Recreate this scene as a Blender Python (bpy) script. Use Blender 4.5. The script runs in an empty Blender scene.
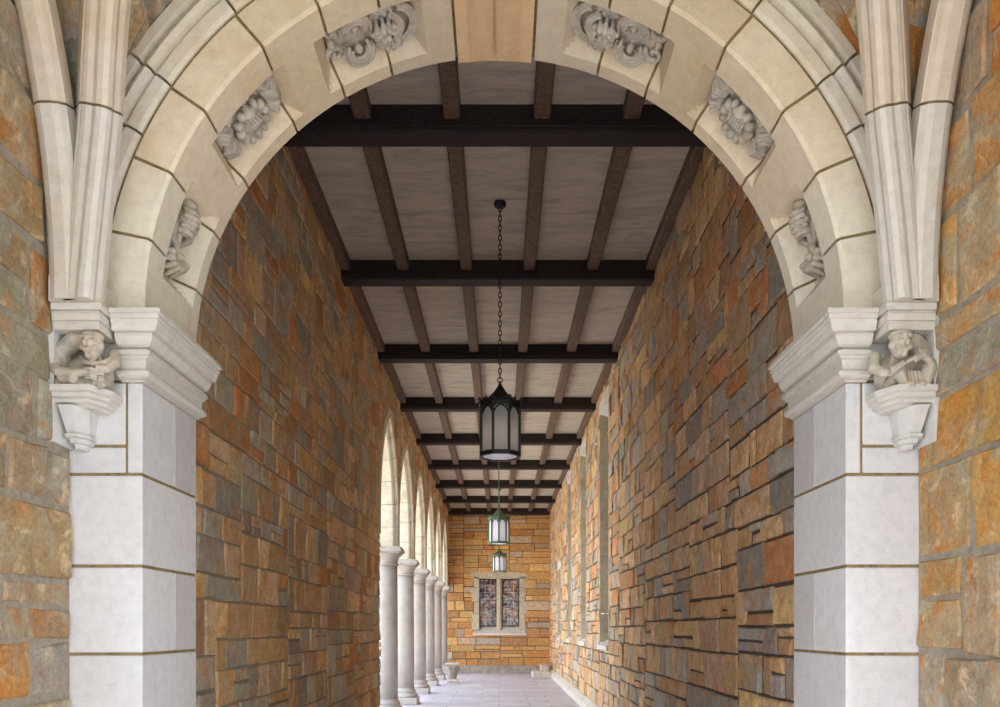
import bpy, bmesh, math, random
from mathutils import Vector, Matrix, noise
C = bpy.context.scene
COL = C.collection
PI = math.pi
R_ = math.radians
EYE = 1.35
CAMX = 0.02

# ------------------------------------------------------------------ materials
def srgb(r, g, b):
    f = lambda c: (c/255/12.92) if c/255 <= 0.04045 else ((c/255+0.055)/1.055)**2.4
    return (f(r), f(g), f(b), 1.0)

def new_mat(name):
    m = bpy.data.materials.new(name); m.use_nodes = True
    nt = m.node_tree
    b = nt.nodes['Principled BSDF']
    b.inputs['Roughness'].default_value = 0.8
    b.inputs['Specular IOR Level'].default_value = 0.25
    return m, nt, b

def nd(nt, t, **kw):
    n = nt.nodes.new(t)
    for k, v in kw.items():
        if k.startswith('i_'):
            n.inputs[k[2:].replace('_', ' ')].default_value = v
        else:
            setattr(n, k, v)
    return n

def mixc(nt, fac, a, b, mode='MIX'):
    n = nt.nodes.new('ShaderNodeMix'); n.data_type = 'RGBA'; n.blend_type = mode
    for sock, v in ((n.inputs[0], fac), (n.inputs[6], a), (n.inputs[7], b)):
        if isinstance(v, (float, int, tuple)):
            sock.default_value = v
        else:
            nt.links.new(v, sock)
    return n.outputs[2]

def ramp(nt, src, stops):
    n = nt.nodes.new('ShaderNodeValToRGB')
    e = n.color_ramp.elements
    while len(e) < len(stops): e.new(0.5)
    for k, (p, c) in enumerate(stops):
        e[k].position = p
        e[k].color = c if isinstance(c, tuple) else (c, c, c, 1)
    nt.links.new(src, n.inputs[0])
    return n.outputs[0]

def noi(nt, vec, scale, detail=5, rough=0.55, dist=0.0):
    n = nd(nt, 'ShaderNodeTexNoise')
    n.inputs['Scale'].default_value = scale; n.inputs['Detail'].default_value = detail
    n.inputs['Roughness'].default_value = rough; n.inputs['Distortion'].default_value = dist
    if vec is not None: nt.links.new(vec, n.inputs['Vector'])
    return n.outputs['Fac']

def bump(nt, b, h, strength, dist=0.01):
    n = nd(nt, 'ShaderNodeBump'); n.inputs['Strength'].default_value = strength
    n.inputs['Distance'].default_value = dist
    nt.links.new(h, n.inputs['Height']); nt.links.new(n.outputs[0], b.inputs['Normal'])

def off2(nt, vec, k):
    n = nd(nt, 'ShaderNodeVectorMath', operation='ADD'); n.inputs[1].default_value = (k, k*1.7, k*.6)
    nt.links.new(vec, n.inputs[0]); return n.outputs[0]

def rubble_mat(name, rust=0.5, grey=0.5, bumpd=0.012, sc=1.0, rustc=(208, 128, 58)):
    """rough coloured building stone: each stone's own tone comes from the face attribute"""
    m, nt, b = new_mat(name)
    at = nd(nt, 'ShaderNodeAttribute'); at.attribute_name = 'scol'
    tc = nd(nt, 'ShaderNodeTexCoord')
    off = nd(nt, 'ShaderNodeVectorMath', operation='SCALE'); off.inputs[0].default_value = (13.1, 37.7, 23.3)
    nt.links.new(at.outputs['Alpha'], off.inputs[3])
    v = nd(nt, 'ShaderNodeVectorMath', operation='ADD')
    nt.links.new(tc.outputs['Object'], v.inputs[0]); nt.links.new(off.outputs[0], v.inputs[1])
    vec = v.outputs[0]
    n1 = noi(nt, vec, 5*sc, 7, 0.62, 1.4)
    mask = ramp(nt, n1, [(0.50, 0.0), (0.62, 1.0)])
    mm = nd(nt, 'ShaderNodeMath', operation='MULTIPLY'); nt.links.new(mask, mm.inputs[0]); mm.inputs[1].default_value = rust
    c = mixc(nt, mm.outputs[0], at.outputs['Color'], srgb(*rustc))
    ng = noi(nt, off2(nt, vec, 4.7), 4.2*sc, 7, 0.65, 1.2)
    c = mixc(nt, ramp(nt, ng, [(0.50, 0.0), (0.60, grey)]), c, srgb(160, 158, 136))
    nl = noi(nt, off2(nt, vec, 9.3), 9*sc, 6, 0.7, 0.8)
    c = mixc(nt, ramp(nt, nl, [(0.55, 0.0), (0.66, 0.55)]), c, srgb(222, 196, 156))
    n2 = noi(nt, vec, 14*sc, 8, 0.7)
    c = mixc(nt, 1.0, c, ramp(nt, n2, [(0.3, 0.72), (0.5, 1.0), (0.7, 1.2)]), 'MULTIPLY')
    n3 = noi(nt, vec, 70*sc, 6, 0.75)
    c = mixc(nt, 1.0, c, ramp(nt, n3, [(0.32, 0.72), (0.52, 1.0), (0.7, 1.22)]), 'MULTIPLY')
    nt.links.new(c, b.inputs['Base Color'])
    ad = nd(nt, 'ShaderNodeMath', operation='MULTIPLY_ADD')
    nt.links.new(n3, ad.inputs[0]); ad.inputs[1].default_value = 0.45; nt.links.new(n2, ad.inputs[2])
    bump(nt, b, ad.outputs[0], 0.9, bumpd)
    b.inputs['Roughness'].default_value = 0.85
    return m

def plain_mat(name, col, var=0.12, scale=8, rough=0.8, bd=0.002, stain=None, stainfac=0.5, spec=0.25, metal=0.0, stainscale=2.5):
    m, nt, b = new_mat(name)
    tc = nd(nt, 'ShaderNodeTexCoord')
    n1 = noi(nt, tc.outputs['Object'], scale, 7, 0.65)
    c = srgb(*col)
    if stain:
        n0 = noi(nt, tc.outputs['Object'], stainscale, 5, 0.65, 0.8)
        mk = ramp(nt, n0, [(0.45, 0.0), (0.68, stainfac)])
        c = mixc(nt, mk, c, srgb(*stain))
    c = mixc(nt, 1.0, c, ramp(nt, n1, [(0.3, 1-var*1.6), (0.5, 1.0), (0.72, 1+var)]), 'MULTIPLY')
    nt.links.new(c, b.inputs['Base Color'])
    n2 = noi(nt, tc.outputs['Object'], scale*9, 5, 0.7)
    bump(nt, b, n2, 0.6, bd)
    b.inputs['Roughness'].default_value = rough
    b.inputs['Specular IOR Level'].default_value = spec
    b.inputs['Metallic'].default_value = metal
    return m

def tinted_mat(name, tint_var=0.5, stain=(196, 160, 110), bd=0.003, stainfac=0.35, gain=1.0):
    """dressed pale stone, tone per block from the face attribute"""
    m, nt, b = new_mat(name)
    at = nd(nt, 'ShaderNodeAttribute'); at.attribute_name = 'scol'
    tc = nd(nt, 'ShaderNodeTexCoord')
    n0 = noi(nt, tc.outputs['Object'], 3.2, 6, 0.7, 0.5)
    mk = ramp(nt, n0, [(0.48, 0.0), (0.72, stainfac)])
    c = mixc(nt, mk, at.outputs['Color'], srgb(*stain))
    n1 = noi(nt, tc.outputs['Object'], 26, 8, 0.7)
    c = mixc(nt, 1.0, c, ramp(nt, n1, [(0.3, 0.88*gain), (0.5, gain), (0.7, 1.07*gain)]), 'MULTIPLY')
    nt.links.new(c, b.inputs['Base Color'])
    n2 = noi(nt, tc.outputs['Object'], 120, 5, 0.7)
    bump(nt, b, n2, 0.7, bd)
    b.inputs['Roughness'].default_value = 0.75
    return m

def wood_mat(name, col, col2):
    m, nt, b = new_mat(name)
    tc = nd(nt, 'ShaderNodeTexCoord')
    mp = nd(nt, 'ShaderNodeMapping'); mp.inputs['Scale'].default_value = (2, 2, 2)
    nt.links.new(tc.outputs['Object'], mp.inputs[0])
    n1 = noi(nt, mp.outputs[0], 9, 8, 0.7, 1.5)
    c = ramp(nt, n1, [(0.3, srgb(*col)), (0.65, srgb(*col2))])
    nt.links.new(c, b.inputs['Base Color'])
    bump(nt, b, n1, 0.6, 0.006)
    b.inputs['Roughness'].default_value = 0.65
    return m

M = {}
M['rubble'] = rubble_mat('corridor rubble stone', 0.6, 0.35, 0.008, rustc=(204, 134, 60))
M['rubble_near'] = rubble_mat('foreground rubble stone', 0.75, 0.6, 0.012, 1.0, (186, 118, 44))
M['rubble_near_left'] = rubble_mat('left foreground rubble stone', 0.42, 0.6, 0.012, 1.0, (186, 118, 50))
M['rubble_far'] = rubble_mat('end wall stone', 0.3, 0.3, 0.008)
M['mortar_grey'] = plain_mat('grey lime mortar', (150, 140, 122), 0.2, 30, 0.95, 0.004)
M['mortar_dark'] = plain_mat('dark raked mortar', (92, 84, 74), 0.25, 30, 0.95, 0.004)
M['mortar_brown'] = plain_mat('brown weathered pointing', (130, 112, 76), 0.3, 40, 0.95, 0.003)
M['arch'] = tinted_mat('dressed arch limestone', stain=(206, 166, 112), stainfac=0.45, gain=.80)
M['marble'] = tinted_mat('white dressed pier stone', stain=(205, 196, 178), stainfac=0.2, bd=0.002, gain=.76)
M['carving'] = plain_mat('carved limestone', (176, 169, 152), 0.22, 22, 0.8, 0.002, stain=(176, 146, 112), stainfac=0.45, stainscale=14)
M['column'] = plain_mat('column limestone', (184, 178, 173), 0.12, 5, 0.7, 0.002, stain=(176, 158, 138), stainfac=0.6, stainscale=1.6)
M['ring'] = plain_mat('arcade arch limestone', (216, 208, 190), 0.12, 8, 0.75, 0.003, stain=(190, 158, 116), stainfac=0.5, stainscale=2.0)
M['plinth'] = plain_mat('pale plinth stone', (214, 206, 192), 0.16, 12, 0.8, 0.005, stain=(180, 168, 150), stainfac=0.5)
M['plinth_grey'] = plain_mat('grey footing stone', (165, 155, 148), 0.2, 8, 0.85, 0.005, stain=(200, 190, 176), stainfac=0.6)
M['frame'] = plain_mat('window surround stone', (198, 188, 166), 0.14, 10, 0.8, 0.003, stain=(150, 130, 100), stainfac=0.4)
M['sill'] = plain_mat('pale sill stone', (214, 208, 202), 0.1, 10, 0.8, 0.003)
M['beam'] = wood_mat('dark stained oak beam', (34, 28, 27), (54, 45, 42))
M['joist'] = wood_mat('brown oak joist', (74, 60, 54), (128, 104, 88))
M['iron'] = plain_mat('black wrought iron', (26, 26, 27), 0.2, 20, 0.45, 0.001, spec=0.5)
M['bronze'] = plain_mat('verdigris bronze', (92, 104, 84), 0.3, 40, 0.6, 0.001, stain=(122, 150, 120), stainfac=0.7, stainscale=12)
M['lead'] = plain_mat('lead came', (190, 186, 186), 0.1, 30, 0.5, 0.001)
M['darkframe'] = plain_mat('dark metal casement', (52, 44, 46), 0.1, 30, 0.5, 0.001)
M['court_bounce'] = plain_mat('pale court bounce ground', (214, 204, 184), 0.3, 30, 0.95, 0.01)  # unseen ground, tone raised to bounce light into the arcade
M['paving'] = plain_mat('pale courtyard paving', (138, 138, 136), 0.15, 3, 0.9, 0.01)

def plaster():
    m, nt, b = new_mat('brushed ceiling plaster')
    tc = nd(nt, 'ShaderNodeTexCoord')
    mp = nd(nt, 'ShaderNodeMapping'); mp.inputs['Scale'].default_value = (1.2, 4.5, 1)
    nt.links.new(tc.outputs['Object'], mp.inputs[0])
    n1 = noi(nt, mp.outputs[0], 2.0, 6, 0.65, 0.8)
    c = ramp(nt, n1, [(0.28, srgb(160, 152, 144)), (0.5, srgb(194, 185, 172)), (0.74, srgb(214, 196, 170))])
    nt.links.new(c, b.inputs['Base Color'])
    bump(nt, b, n1, 0.8, 0.03)
    b.inputs['Roughness'].default_value = 0.9
    return m
M['plaster'] = plaster()

def flagstone():
    m, nt, b = new_mat('flagstone floor')
    tc = nd(nt, 'ShaderNodeTexCoord')
    br = nd(nt, 'ShaderNodeTexBrick')
    br.inputs['Scale'].default_value = 1.0
    br.inputs['Brick Width'].default_value = 0.9; br.inputs['Row Height'].default_value = 0.55
    br.inputs['Mortar Size'].default_value = 0.008; br.offset = 0.4
    br.inputs['Color1'].default_value = srgb(206, 200, 204); br.inputs['Color2'].default_value = srgb(186, 180, 190)
    br.inputs['Mortar'].default_value = srgb(150, 142, 142)
    nt.links.new(tc.outputs['Object'], br.inputs['Vector'])
    n1 = noi(nt, tc.outputs['Object'], 3, 8, 0.7)
    c = mixc(nt, 1.0, br.outputs['Color'], ramp(nt, n1, [(0.3, 0.8), (0.5, 1.0), (0.7, 1.12)]), 'MULTIPLY')
    nt.links.new(c, b.inputs['Base Color'])
    bump(nt, b, n1, 0.4, 0.006)
    b.inputs['Roughness'].default_value = 0.55
    return m
M['floor'] = flagstone()

def frosted(name, col, tr=0.35):
    m, nt, b = new_mat(name)
    b.inputs['Base Color'].default_value = srgb(*col)
    b.inputs['Roughness'].default_value = 0.45
    b.inputs['Specular IOR Level'].default_value = 0.5
    tl = nd(nt, 'ShaderNodeBsdfTranslucent'); tl.inputs[0].default_value = srgb(*col)
    mx = nd(nt, 'ShaderNodeMixShader'); mx.inputs[0].default_value = tr
    nt.links.new(b.outputs[0], mx.inputs[1]); nt.links.new(tl.outputs[0], mx.inputs[2])
    nt.links.new(mx.outputs[0], nt.nodes['Material Output'].inputs[0])
    return m
M['frost'] = frosted('ribbed frosted glass', (190, 186, 180), 0.5)
M['frost_far'] = frosted('milky lantern glass', (236, 236, 240), 0.5)
M['frost_base'] = frosted('white bottom glass', (240, 240, 246), 0.4)

def winglass():
    m, nt, b = new_mat('old leaded window glass')
    tc = nd(nt, 'ShaderNodeTexCoord')
    n1 = noi(nt, tc.outputs['Object'], 3.2, 3, 0.5)
    c = ramp(nt, n1, [(0.42, srgb(66, 44, 48)), (0.5, srgb(118, 92, 78)), (0.62, srgb(150, 116, 92))])  # tan patches paint reflections into the glass colour
    nt.links.new(c, b.inputs['Base Color'])
    n2 = noi(nt, tc.outputs['Object'], 5, 2, 0.5)
    bump(nt, b, n2, 0.5, 0.03)
    b.inputs['Roughness'].default_value = 0.08
    b.inputs['Specular IOR Level'].default_value = 0.9
    return m
M['glass'] = winglass()

# ------------------------------------------------------------------ object helpers
def link(o, parent=None):
    COL.objects.link(o)
    if parent is not None: o.parent = parent
    return o

def mesh_obj(name, verts, faces, mat, parent=None, cols=None, smooth=False):
    me = bpy.data.meshes.new(name)
    me.from_pydata([tuple(v) for v in verts], [], faces)
    if cols is not None:
        a = me.attributes.new('scol', 'FLOAT_COLOR', 'FACE')
        flat = []
        for c in cols: flat.extend(c)
        a.data.foreach_set('color', flat)
    me.materials.append(mat)
    if smooth:
        me.polygons.foreach_set('use_smooth', [True]*len(me.polygons))
    me.update()
    return link(bpy.data.objects.new(name, me), parent)

def bm_obj(name, bm, mat, parent=None, smooth=False, col=None, bevel=0, normals=True):
    if bevel:
        bmesh.ops.bevel(bm, geom=bm.edges[:], offset=bevel, segments=1, affect='EDGES')
    if normals: bmesh.ops.recalc_face_normals(bm, faces=bm.faces[:])
    me = bpy.data.meshes.new(name); bm.to_mesh(me); bm.free()
    if col is not None:
        a = me.attributes.new('scol', 'FLOAT_COLOR', 'FACE')
        a.data.foreach_set('color', list(col)*len(me.polygons))
    if smooth: me.polygons.foreach_set('use_smooth', [True]*len(me.polygons))
    me.materials.append(mat)
    return link(bpy.data.objects.new(name, me), parent)

def add_box(bm, x0, x1, y0, y1, z0, z1):
    vs = [bm.verts.new(p) for p in ((x0,y0,z0),(x1,y0,z0),(x1,y1,z0),(x0,y1,z0),(x0,y0,z1),(x1,y0,z1),(x1,y1,z1),(x0,y1,z1))]
    for f in ((0,3,2,1),(4,5,6,7),(0,1,5,4),(1,2,6,5),(2,3,7,6),(3,0,4,7)):
        bm.faces.new([vs[i] for i in f])

def box(name, x0, x1, y0, y1, z0, z1, mat, parent=None, bevel=0, col=None):
    bm = bmesh.new(); add_box(bm, min(x0,x1), max(x0,x1), y0, y1, z0, z1)
    return bm_obj(name, bm, mat, parent, bevel=bevel, col=col)

def add_lathe(bm, prof, n=32, c=(0,0,0), rot=0.0):
    rings = []
    for r, z in prof:
        rings.append([bm.verts.new((c[0]+r*math.cos(rot+2*PI*k/n), c[1]+r*math.sin(rot+2*PI*k/n), c[2]+z)) for k in range(n)])
    for a, b in zip(rings, rings[1:]):
        for k in range(n):
            bm.faces.new((a[k], a[(k+1)%n], b[(k+1)%n], b[k]))
    bm.faces.new(list(reversed(rings[0]))); bm.faces.new(rings[-1])

def add_prism(bm, pts0, pts1):
    a = [bm.verts.new(p) for p in pts0]; b = [bm.verts.new(p) for p in pts1]; n = len(a)
    for k in range(n): bm.faces.new((a[k], a[(k+1)%n], b[(k+1)%n], b[k]))
    bm.faces.new(list(reversed(a))); bm.faces.new(b)

def thing(name, label, cat, loc=(0,0,0), group=None):
    o = bpy.data.objects.new(name, None); o.empty_display_size = 0.1
    COL.objects.link(o); o.location = loc
    o['label'] = label; o['category'] = cat
    if group: o['group'] = group
    return o

def tag(o, label, cat, group=None):
    o['label'] = label; o['category'] = cat
    if group: o['group'] = group
    return o

def struct(o, label=None, cat=None):
    o['kind'] = 'structure'
    if label: o['label'] = label
    if cat: o['category'] = cat
    return o

def put(o, parent, loc):
    """geometry authored in world coordinates, parented to an Empty standing at loc"""
    o.parent = parent; o.location = (-loc[0], -loc[1], -loc[2]); return o

# ------------------------------------------------------------------ rubble walls
def layout(u0, u1, v0, v1, uw, uh, rng, sizes):
    nu = max(1, round((u1-u0)/uw)); nv = max(1, round((v1-v0)/uh))
    us = [u0+(u1-u0)*i/nu + (rng.uniform(-.3, .3)*uw if 0 < i < nu else 0) for i in range(nu+1)]
    vs = [v0+(v1-v0)*j/nv + (rng.uniform(-.25, .25)*uh if 0 < j < nv else 0) for j in range(nv+1)]
    used = [[False]*nv for _ in range(nu)]
    out = []
    tot = sum(s[2] for s in sizes)
    for j in range(nv):
        for i in range(nu):
            if used[i][j]: continue
            r = rng.uniform(0, tot)
            for w, h, p in sizes:
                r -= p
                if r <= 0: break
            h = min(h, nv-j)
            ww = 0
            while ww < w and i+ww < nu and not used[i+ww][j]: ww += 1
            w = ww
            for a in range(i, i+w):
                for b in range(j, j+h): used[a][b] = True
            out.append((us[i], us[i+w], vs[j], vs[j+h]))
    return out

def coursed(u0, u1, v0, v1, rng, hmax=.27, wmin=.14, wmax=.58, run=2.4, snk=.16):
    out = []
    def rec(a0, a1, b0, b1):
        w, h = a1-a0, b1-b0
        if h > hmax:
            if w > run and (rng.random() < .45 or w > 4*run):
                m = a0+w*rng.uniform(.35, .65); rec(a0, m, b0, b1); rec(m, a1, b0, b1)
            else:
                m = b0+h*rng.uniform(.36, .64)
                if h < 2*hmax*.8: m = b0+h*rng.uniform(.40, .60)
                rec(a0, a1, b0, m); rec(a0, a1, m, b1)
        elif w > run and rng.random() < .75:
            m = a0+w*rng.uniform(.35, .65); rec(a0, m, b0, b1); rec(m, a1, b0, b1)
        else:
            u = a0
            while u < a1-1e-4:
                sw = rng.uniform(wmin, wmax)*(.75 if rng.random() < .35 else 1)
                if a1-(u+sw) < wmin: sw = a1-u
                if sw > wmax*1.25: sw = sw/2
                if rng.random() < snk and h > .13:
                    m = b0+h*rng.uniform(.35, .65)
                    out.append((u, u+sw, b0, m)); out.append((u, u+sw, m, b1))
                else: out.append((u, u+sw, b0, b1))
                u += sw
    rec(u0, u1, v0, v1)
    return out

class WallBuf:
    def __init__(s): s.v = []; s.f = []; s.c = []
    def quad(s, a, b, c, d, col): s.f.append((a, b, c, d)); s.c.append(col)

def stones(name, rects, mp, mat, palette, rng, gap=0.008, prot=(0.008, 0.03), sub=0.07, keep=None, parent=None,
           flip=False, rough=0.004, jit=.005, gain=1.07):
    B = WallBuf()
    for (a0, a1, b0, b1) in rects:
        if keep:
            smp = [keep(a0+(a1-a0)*i/4, b0+(b1-b0)*j/4) for i in range(5) for j in range(5)]
            if not any(smp): continue
            part = not all(smp)
        else: part = False
        c = rng.choices(palette, [p[3] for p in palette])[0]
        k = rng.uniform(0.90, 1.09)
        base = srgb(*[min(245, (x*.76+g0*.24)*k*gain+rng.uniform(-3, 3)) for x, g0 in zip(c[:3], (186, 167, 137))])
        col = (base[0], base[1], base[2], rng.random())
        g = gap*rng.uniform(0.6, 1.4)
        p = rng.uniform(*prot)
        s_ = 0.035 if part else sub
        nx = max(2, math.ceil((a1-a0)/s_)); ny = max(2, math.ceil((b1-b0)/s_))
        J = lambda: rng.uniform(-jit, jit)
        cr = [(a0+g+J(), b0+g+J()), (a1-g+J(), b0+g+J()), (a1-g+J(), b1-g+J()), (a0+g+J(), b1-g+J())]
        seed = rng.uniform(0, 100)
        tiltu, tiltv = rng.uniform(-.008, .008), rng.uniform(-.008, .008)
        idx = {}
        e = min(0.007, (a1-a0)*.15, (b1-b0)*.15)
        def ts(n, L):
            t0 = e/max(L, 1e-3)
            return [0, t0] + [k2/n for k2 in range(1, n)] + [1-t0, 1]
        tu = ts(nx, a1-a0); tv = ts(ny, b1-b0)
        tu = sorted(set(tu)); tv = sorted(set(tv))
        def pt(i, j):
            if (i, j) in idx: return idx[i, j]
            s, t = tu[i], tv[j]
            u = (cr[0][0]*(1-s)+cr[1][0]*s)*(1-t)+(cr[3][0]*(1-s)+cr[2][0]*s)*t
            v = (cr[0][1]*(1-s)+cr[1][1]*s)*(1-t)+(cr[3][1]*(1-s)+cr[2][1]*s)*t
            edge = i in (0, len(tu)-1) or j in (0, len(tv)-1)
            n = p + tiltu*(2*s-1) + tiltv*(2*t-1) + rough*2.2*noise.noise(Vector((u*9+seed, v*9, seed)))
            wob = 0.004*noise.noise(Vector((u*14+seed, v*14, 3.1)))
            if edge: n -= 0.008
            B.v.append(mp(u+wob, v+wob, max(n, 0.001))); idx[i, j] = len(B.v)-1
            return idx[i, j]
        nu, nv = len(tu), len(tv)
        for i in range(nu-1):
            for j in range(nv-1):
                if part:
                    s = (tu[i]+tu[i+1])/2; t = (tv[j]+tv[j+1])/2
                    if not keep(a0+(a1-a0)*s, b0+(b1-b0)*t): continue
                q = (pt(i, j), pt(i+1, j), pt(i+1, j+1), pt(i, j+1))
                B.quad(*(q[::-1] if flip else q), col)
        if not part:
            per = [(i, 0) for i in range(nu)] + [(nu-1, j) for j in range(1, nv)] + \
                  [(i, nv-1) for i in range(nu-2, -1, -1)] + [(0, j) for j in range(nv-2, 0, -1)]
            outer = []
            for (i, j) in per:
                s, t = tu[i], tv[j]
                u = (cr[0][0]*(1-s)+cr[1][0]*s)*(1-t)+(cr[3][0]*(1-s)+cr[2][0]*s)*t
                v = (cr[0][1]*(1-s)+cr[1][1]*s)*(1-t)+(cr[3][1]*(1-s)+cr[2][1]*s)*t
                B.v.append(mp(u, v, -0.004)); outer.append(len(B.v)-1)
            n = len(per)
            for k2 in range(n):
                a = idx[per[k2]]; b = idx[per[(k2+1) % n]]
                q = (outer[k2], outer[(k2+1) % n], b, a)
                B.quad(*(q[::-1] if flip else q), col)
    return mesh_obj(name, B.v, B.f, mat, parent, B.c)

def backing(name, u0, u1, v0, v1, mp, mat, keep=None, res=0.05, parent=None, n=0.0, flip=False):
    nu = max(1, round((u1-u0)/res)); nv = max(1, round((v1-v0)/res))
    V = []; F = []; idx = {}
    def pt(i, j):
        if (i, j) not in idx:
            V.append(mp(u0+(u1-u0)*i/nu, v0+(v1-v0)*j/nv, n)); idx[i, j] = len(V)-1
        return idx[i, j]
    for i in range(nu):
        for j in range(nv):
            if keep and not keep(u0+(u1-u0)*(i+.5)/nu, v0+(v1-v0)*(j+.5)/nv): continue
            q = (pt(i, j), pt(i+1, j), pt(i+1, j+1), pt(i, j+1))
            F.append(q[::-1] if flip else q)
    return mesh_obj(name, V, F, mat, parent)

PAL = [(196, 156, 104, 5), (208, 176, 134, 4), (168, 164, 146, 4.5), (146, 143, 134, 3), (190, 122, 68, 2.6), (214, 176, 112, 2),
       (202, 166, 136, 2.5), (176, 174, 154, 3), (176, 138, 98, 3)]
PAL_R = [(204, 160, 112, 5), (214, 178, 136, 5), (172, 166, 152, 3.4), (148, 144, 138, 3), (204, 136, 84, 3), (220, 182, 122, 2),
         (208, 168, 140, 3), (166, 164, 160, 2.8), (186, 142, 102, 3)]
PAL_N = [(158, 146, 120, 4), (176, 142, 94, 3), (150, 144, 128, 4), (196, 128, 54, 1.6), (142, 130, 106, 3), (186, 156, 112, 3), (164, 116, 66, 1.0)]
PAL_NR = [(190, 140, 74, 4), (200, 150, 70, 3.5), (178, 150, 110, 3), (196, 118, 42, 2.5), (168, 158, 136, 2), (200, 164, 114, 3)]
PAL_F = [(206, 152, 84, 5), (214, 170, 102, 4), (200, 132, 66, 4), (190, 168, 140, 2.5), (176, 168, 160, 1.4), (184, 130, 80, 3), (212, 160, 90, 3)]
SIZES = [(1, 1, 1.4), (2, 1, 3.4), (3, 1, 1.6), (2, 2, 3.4), (3, 2, 2.4), (1, 2, 1.2), (2, 3, 0.8), (3, 3, 0.5)]
SIZES_R = [(1, 1, 1), (2, 1, 2.2), (3, 1, 1.5), (2, 2, 3.6), (3, 2, 3), (1, 2, 1.2), (4, 2, 1), (2, 3, 1.0)]
SIZES_F = [(2, 1, 3), (3, 1, 3), (4, 1, 2), (2, 2, 1.4), (3, 2, 2), (4, 2, 1), (1, 1, 1)]

W = 1.53          # corridor half width
YF, YB = 2.761, 3.252
YEND = 24.62
ZC = EYE+3.57     # ceiling
rng = random.Random(11)

# ---- arcade openings in the left wall
ZS, ZST = 2.56, 2.86
ARCHES = [(11.43, 0.84)] + [(12.32+2.33*(k+.5), 0.94) for k in range(5)]
RISE = 1.36
def in_arch(u, v, c, w, d):
    Rr = (RISE*RISE+w*w)/(2*w)
    if v < ZST: return abs(u-c) < w+d
    du = abs(u-c)+(Rr-w)
    return math.hypot(du, v-ZST) < Rr+d
def keep_left(u, v, d=0.06):
    if u > 10.59 and v < ZS: return False
    return not any(in_arch(u, v, c, w, d) for c, w in ARCHES)
mpl = lambda u, v, n: (-W+n, u, v)
rl = coursed(YB, YEND, 0, ZC, rng, .30, .15, .50, 2.2, .14)
wl = stones('wall_left', rl, mpl, M['rubble'], PAL, rng, keep=keep_left, prot=(.004, .016))
struct(wl, 'left corridor wall of mixed orange and grey squared rubble', 'wall')
backing('mortar', YB, YEND, 0, ZC, mpl, M['mortar_grey'], keep_left, parent=wl)
backing('outer_face', 10.59, YEND+.4, 0, ZC, lambda u, v, n: (-W-.38+n, u, v), M['mortar_grey'], keep_left, parent=wl)
box('wall_core', -W-.38, -W-.01, YB, 10.585, 0, ZC, M['mortar_grey'], wl)

# ---- right wall with tall windows
WINS = [(11.33, 12.28, 1.14, 4.55), (14.30, 15.2, 1.14, 4.55), (17.3, 18.15, 1.14, 4.55), (20.25, 21.05, 1.14, 2.85)]
def keep_right(u, v):
    return not any(a-.02 < u < b+.02 and c-.02 < v < d+.02 for a, b, c, d in WINS)
mpr = lambda u, v, n: (W-n, u, v)
rr = coursed(YB, YEND, .14, ZC, rng, .32, .15, .56, 2.2, .13)
wr = stones('wall_right', rr, mpr, M['rubble'], PAL_R, rng, keep=keep_right, flip=True, gap=0.009, prot=(0.005, 0.024), rough=0.005)
struct(wr, 'right corridor wall of orange and grey rubble with deep joints', 'wall')
backing('mortar', YB, YEND, 0, ZC, mpr, M['mortar_dark'], keep_right, parent=wr, flip=True)

# ---- far wall
WX0, WX1, WZ0, WZ1 = -.84, .84, 1.13, 3.05
def keep_far(u, v): return not (WX0+.06 < u < WX1-.06 and WZ0+.06 < v < WZ1-.06)
mpf = lambda u, v, n: (u, YEND-n, v)
rf = coursed(-W-.4, W, .22, ZC, rng, .30, .28, .85, 2.0, .12)
wf = stones('wall_far', rf, mpf, M['rubble_far'], PAL_F, rng, keep=keep_far, gap=.008, prot=(.006, .02))
struct(wf, 'end wall of wide orange sandstone blocks around a window', 'wall')
backing('mortar', -W-.4, W, 0, ZC, mpf, M['mortar_dark'], keep_far, parent=wf)

# ---- foreground side walls
NW = 1.43
for s, nm, pal in ((-1, 'wall_left_near', PAL_N), (1, 'wall_right_near', PAL_NR)):
    mpn = (lambda u, v, n: (-NW+n, u, v)) if s < 0 else (lambda u, v, n: (NW-n, u, v))
    rn = coursed(-1.42, YF, 0, 4.25, rng, .34, .14, .46, 1.2, .2)
    def keep_near(u, v):   # unseen side opening, added to let skylight onto the corridor walls
        q = (u-.4)/1.6
        return not (abs(q) < 1 and v < 2.2+1.25*math.sqrt(1-q*q))
    o = stones(nm, rn, mpn, M['rubble_near_left' if s < 0 else 'rubble_near'], pal, rng, keep=keep_near, flip=s > 0, gap=.011, prot=(.004, .013), sub=.03, rough=.004, jit=.009, gain=.90)
    struct(o, ('left' if s < 0 else 'right')+' foreground wall of large ochre rubble stones', 'wall')
    backing('mortar', -1.42, YF, 0, 4.25, mpn, M['mortar_grey'], keep_near, parent=o, res=.04, flip=s > 0)
    box('wall_core', s*NW + s*.004, s*(NW+.3), 2.01, YF+.5, 0, 4.25, M['mortar_grey'], o)
    box('wall_core', s*NW + s*.004, s*(NW+.3), -1.42, -1.21, 0, 4.25, M['mortar_grey'], o)
    box('wall_core', s*NW + s*.004, s*(NW+.3), -1.42, YF+.5, 3.46, 4.25, M['mortar_grey'], o)

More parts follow.
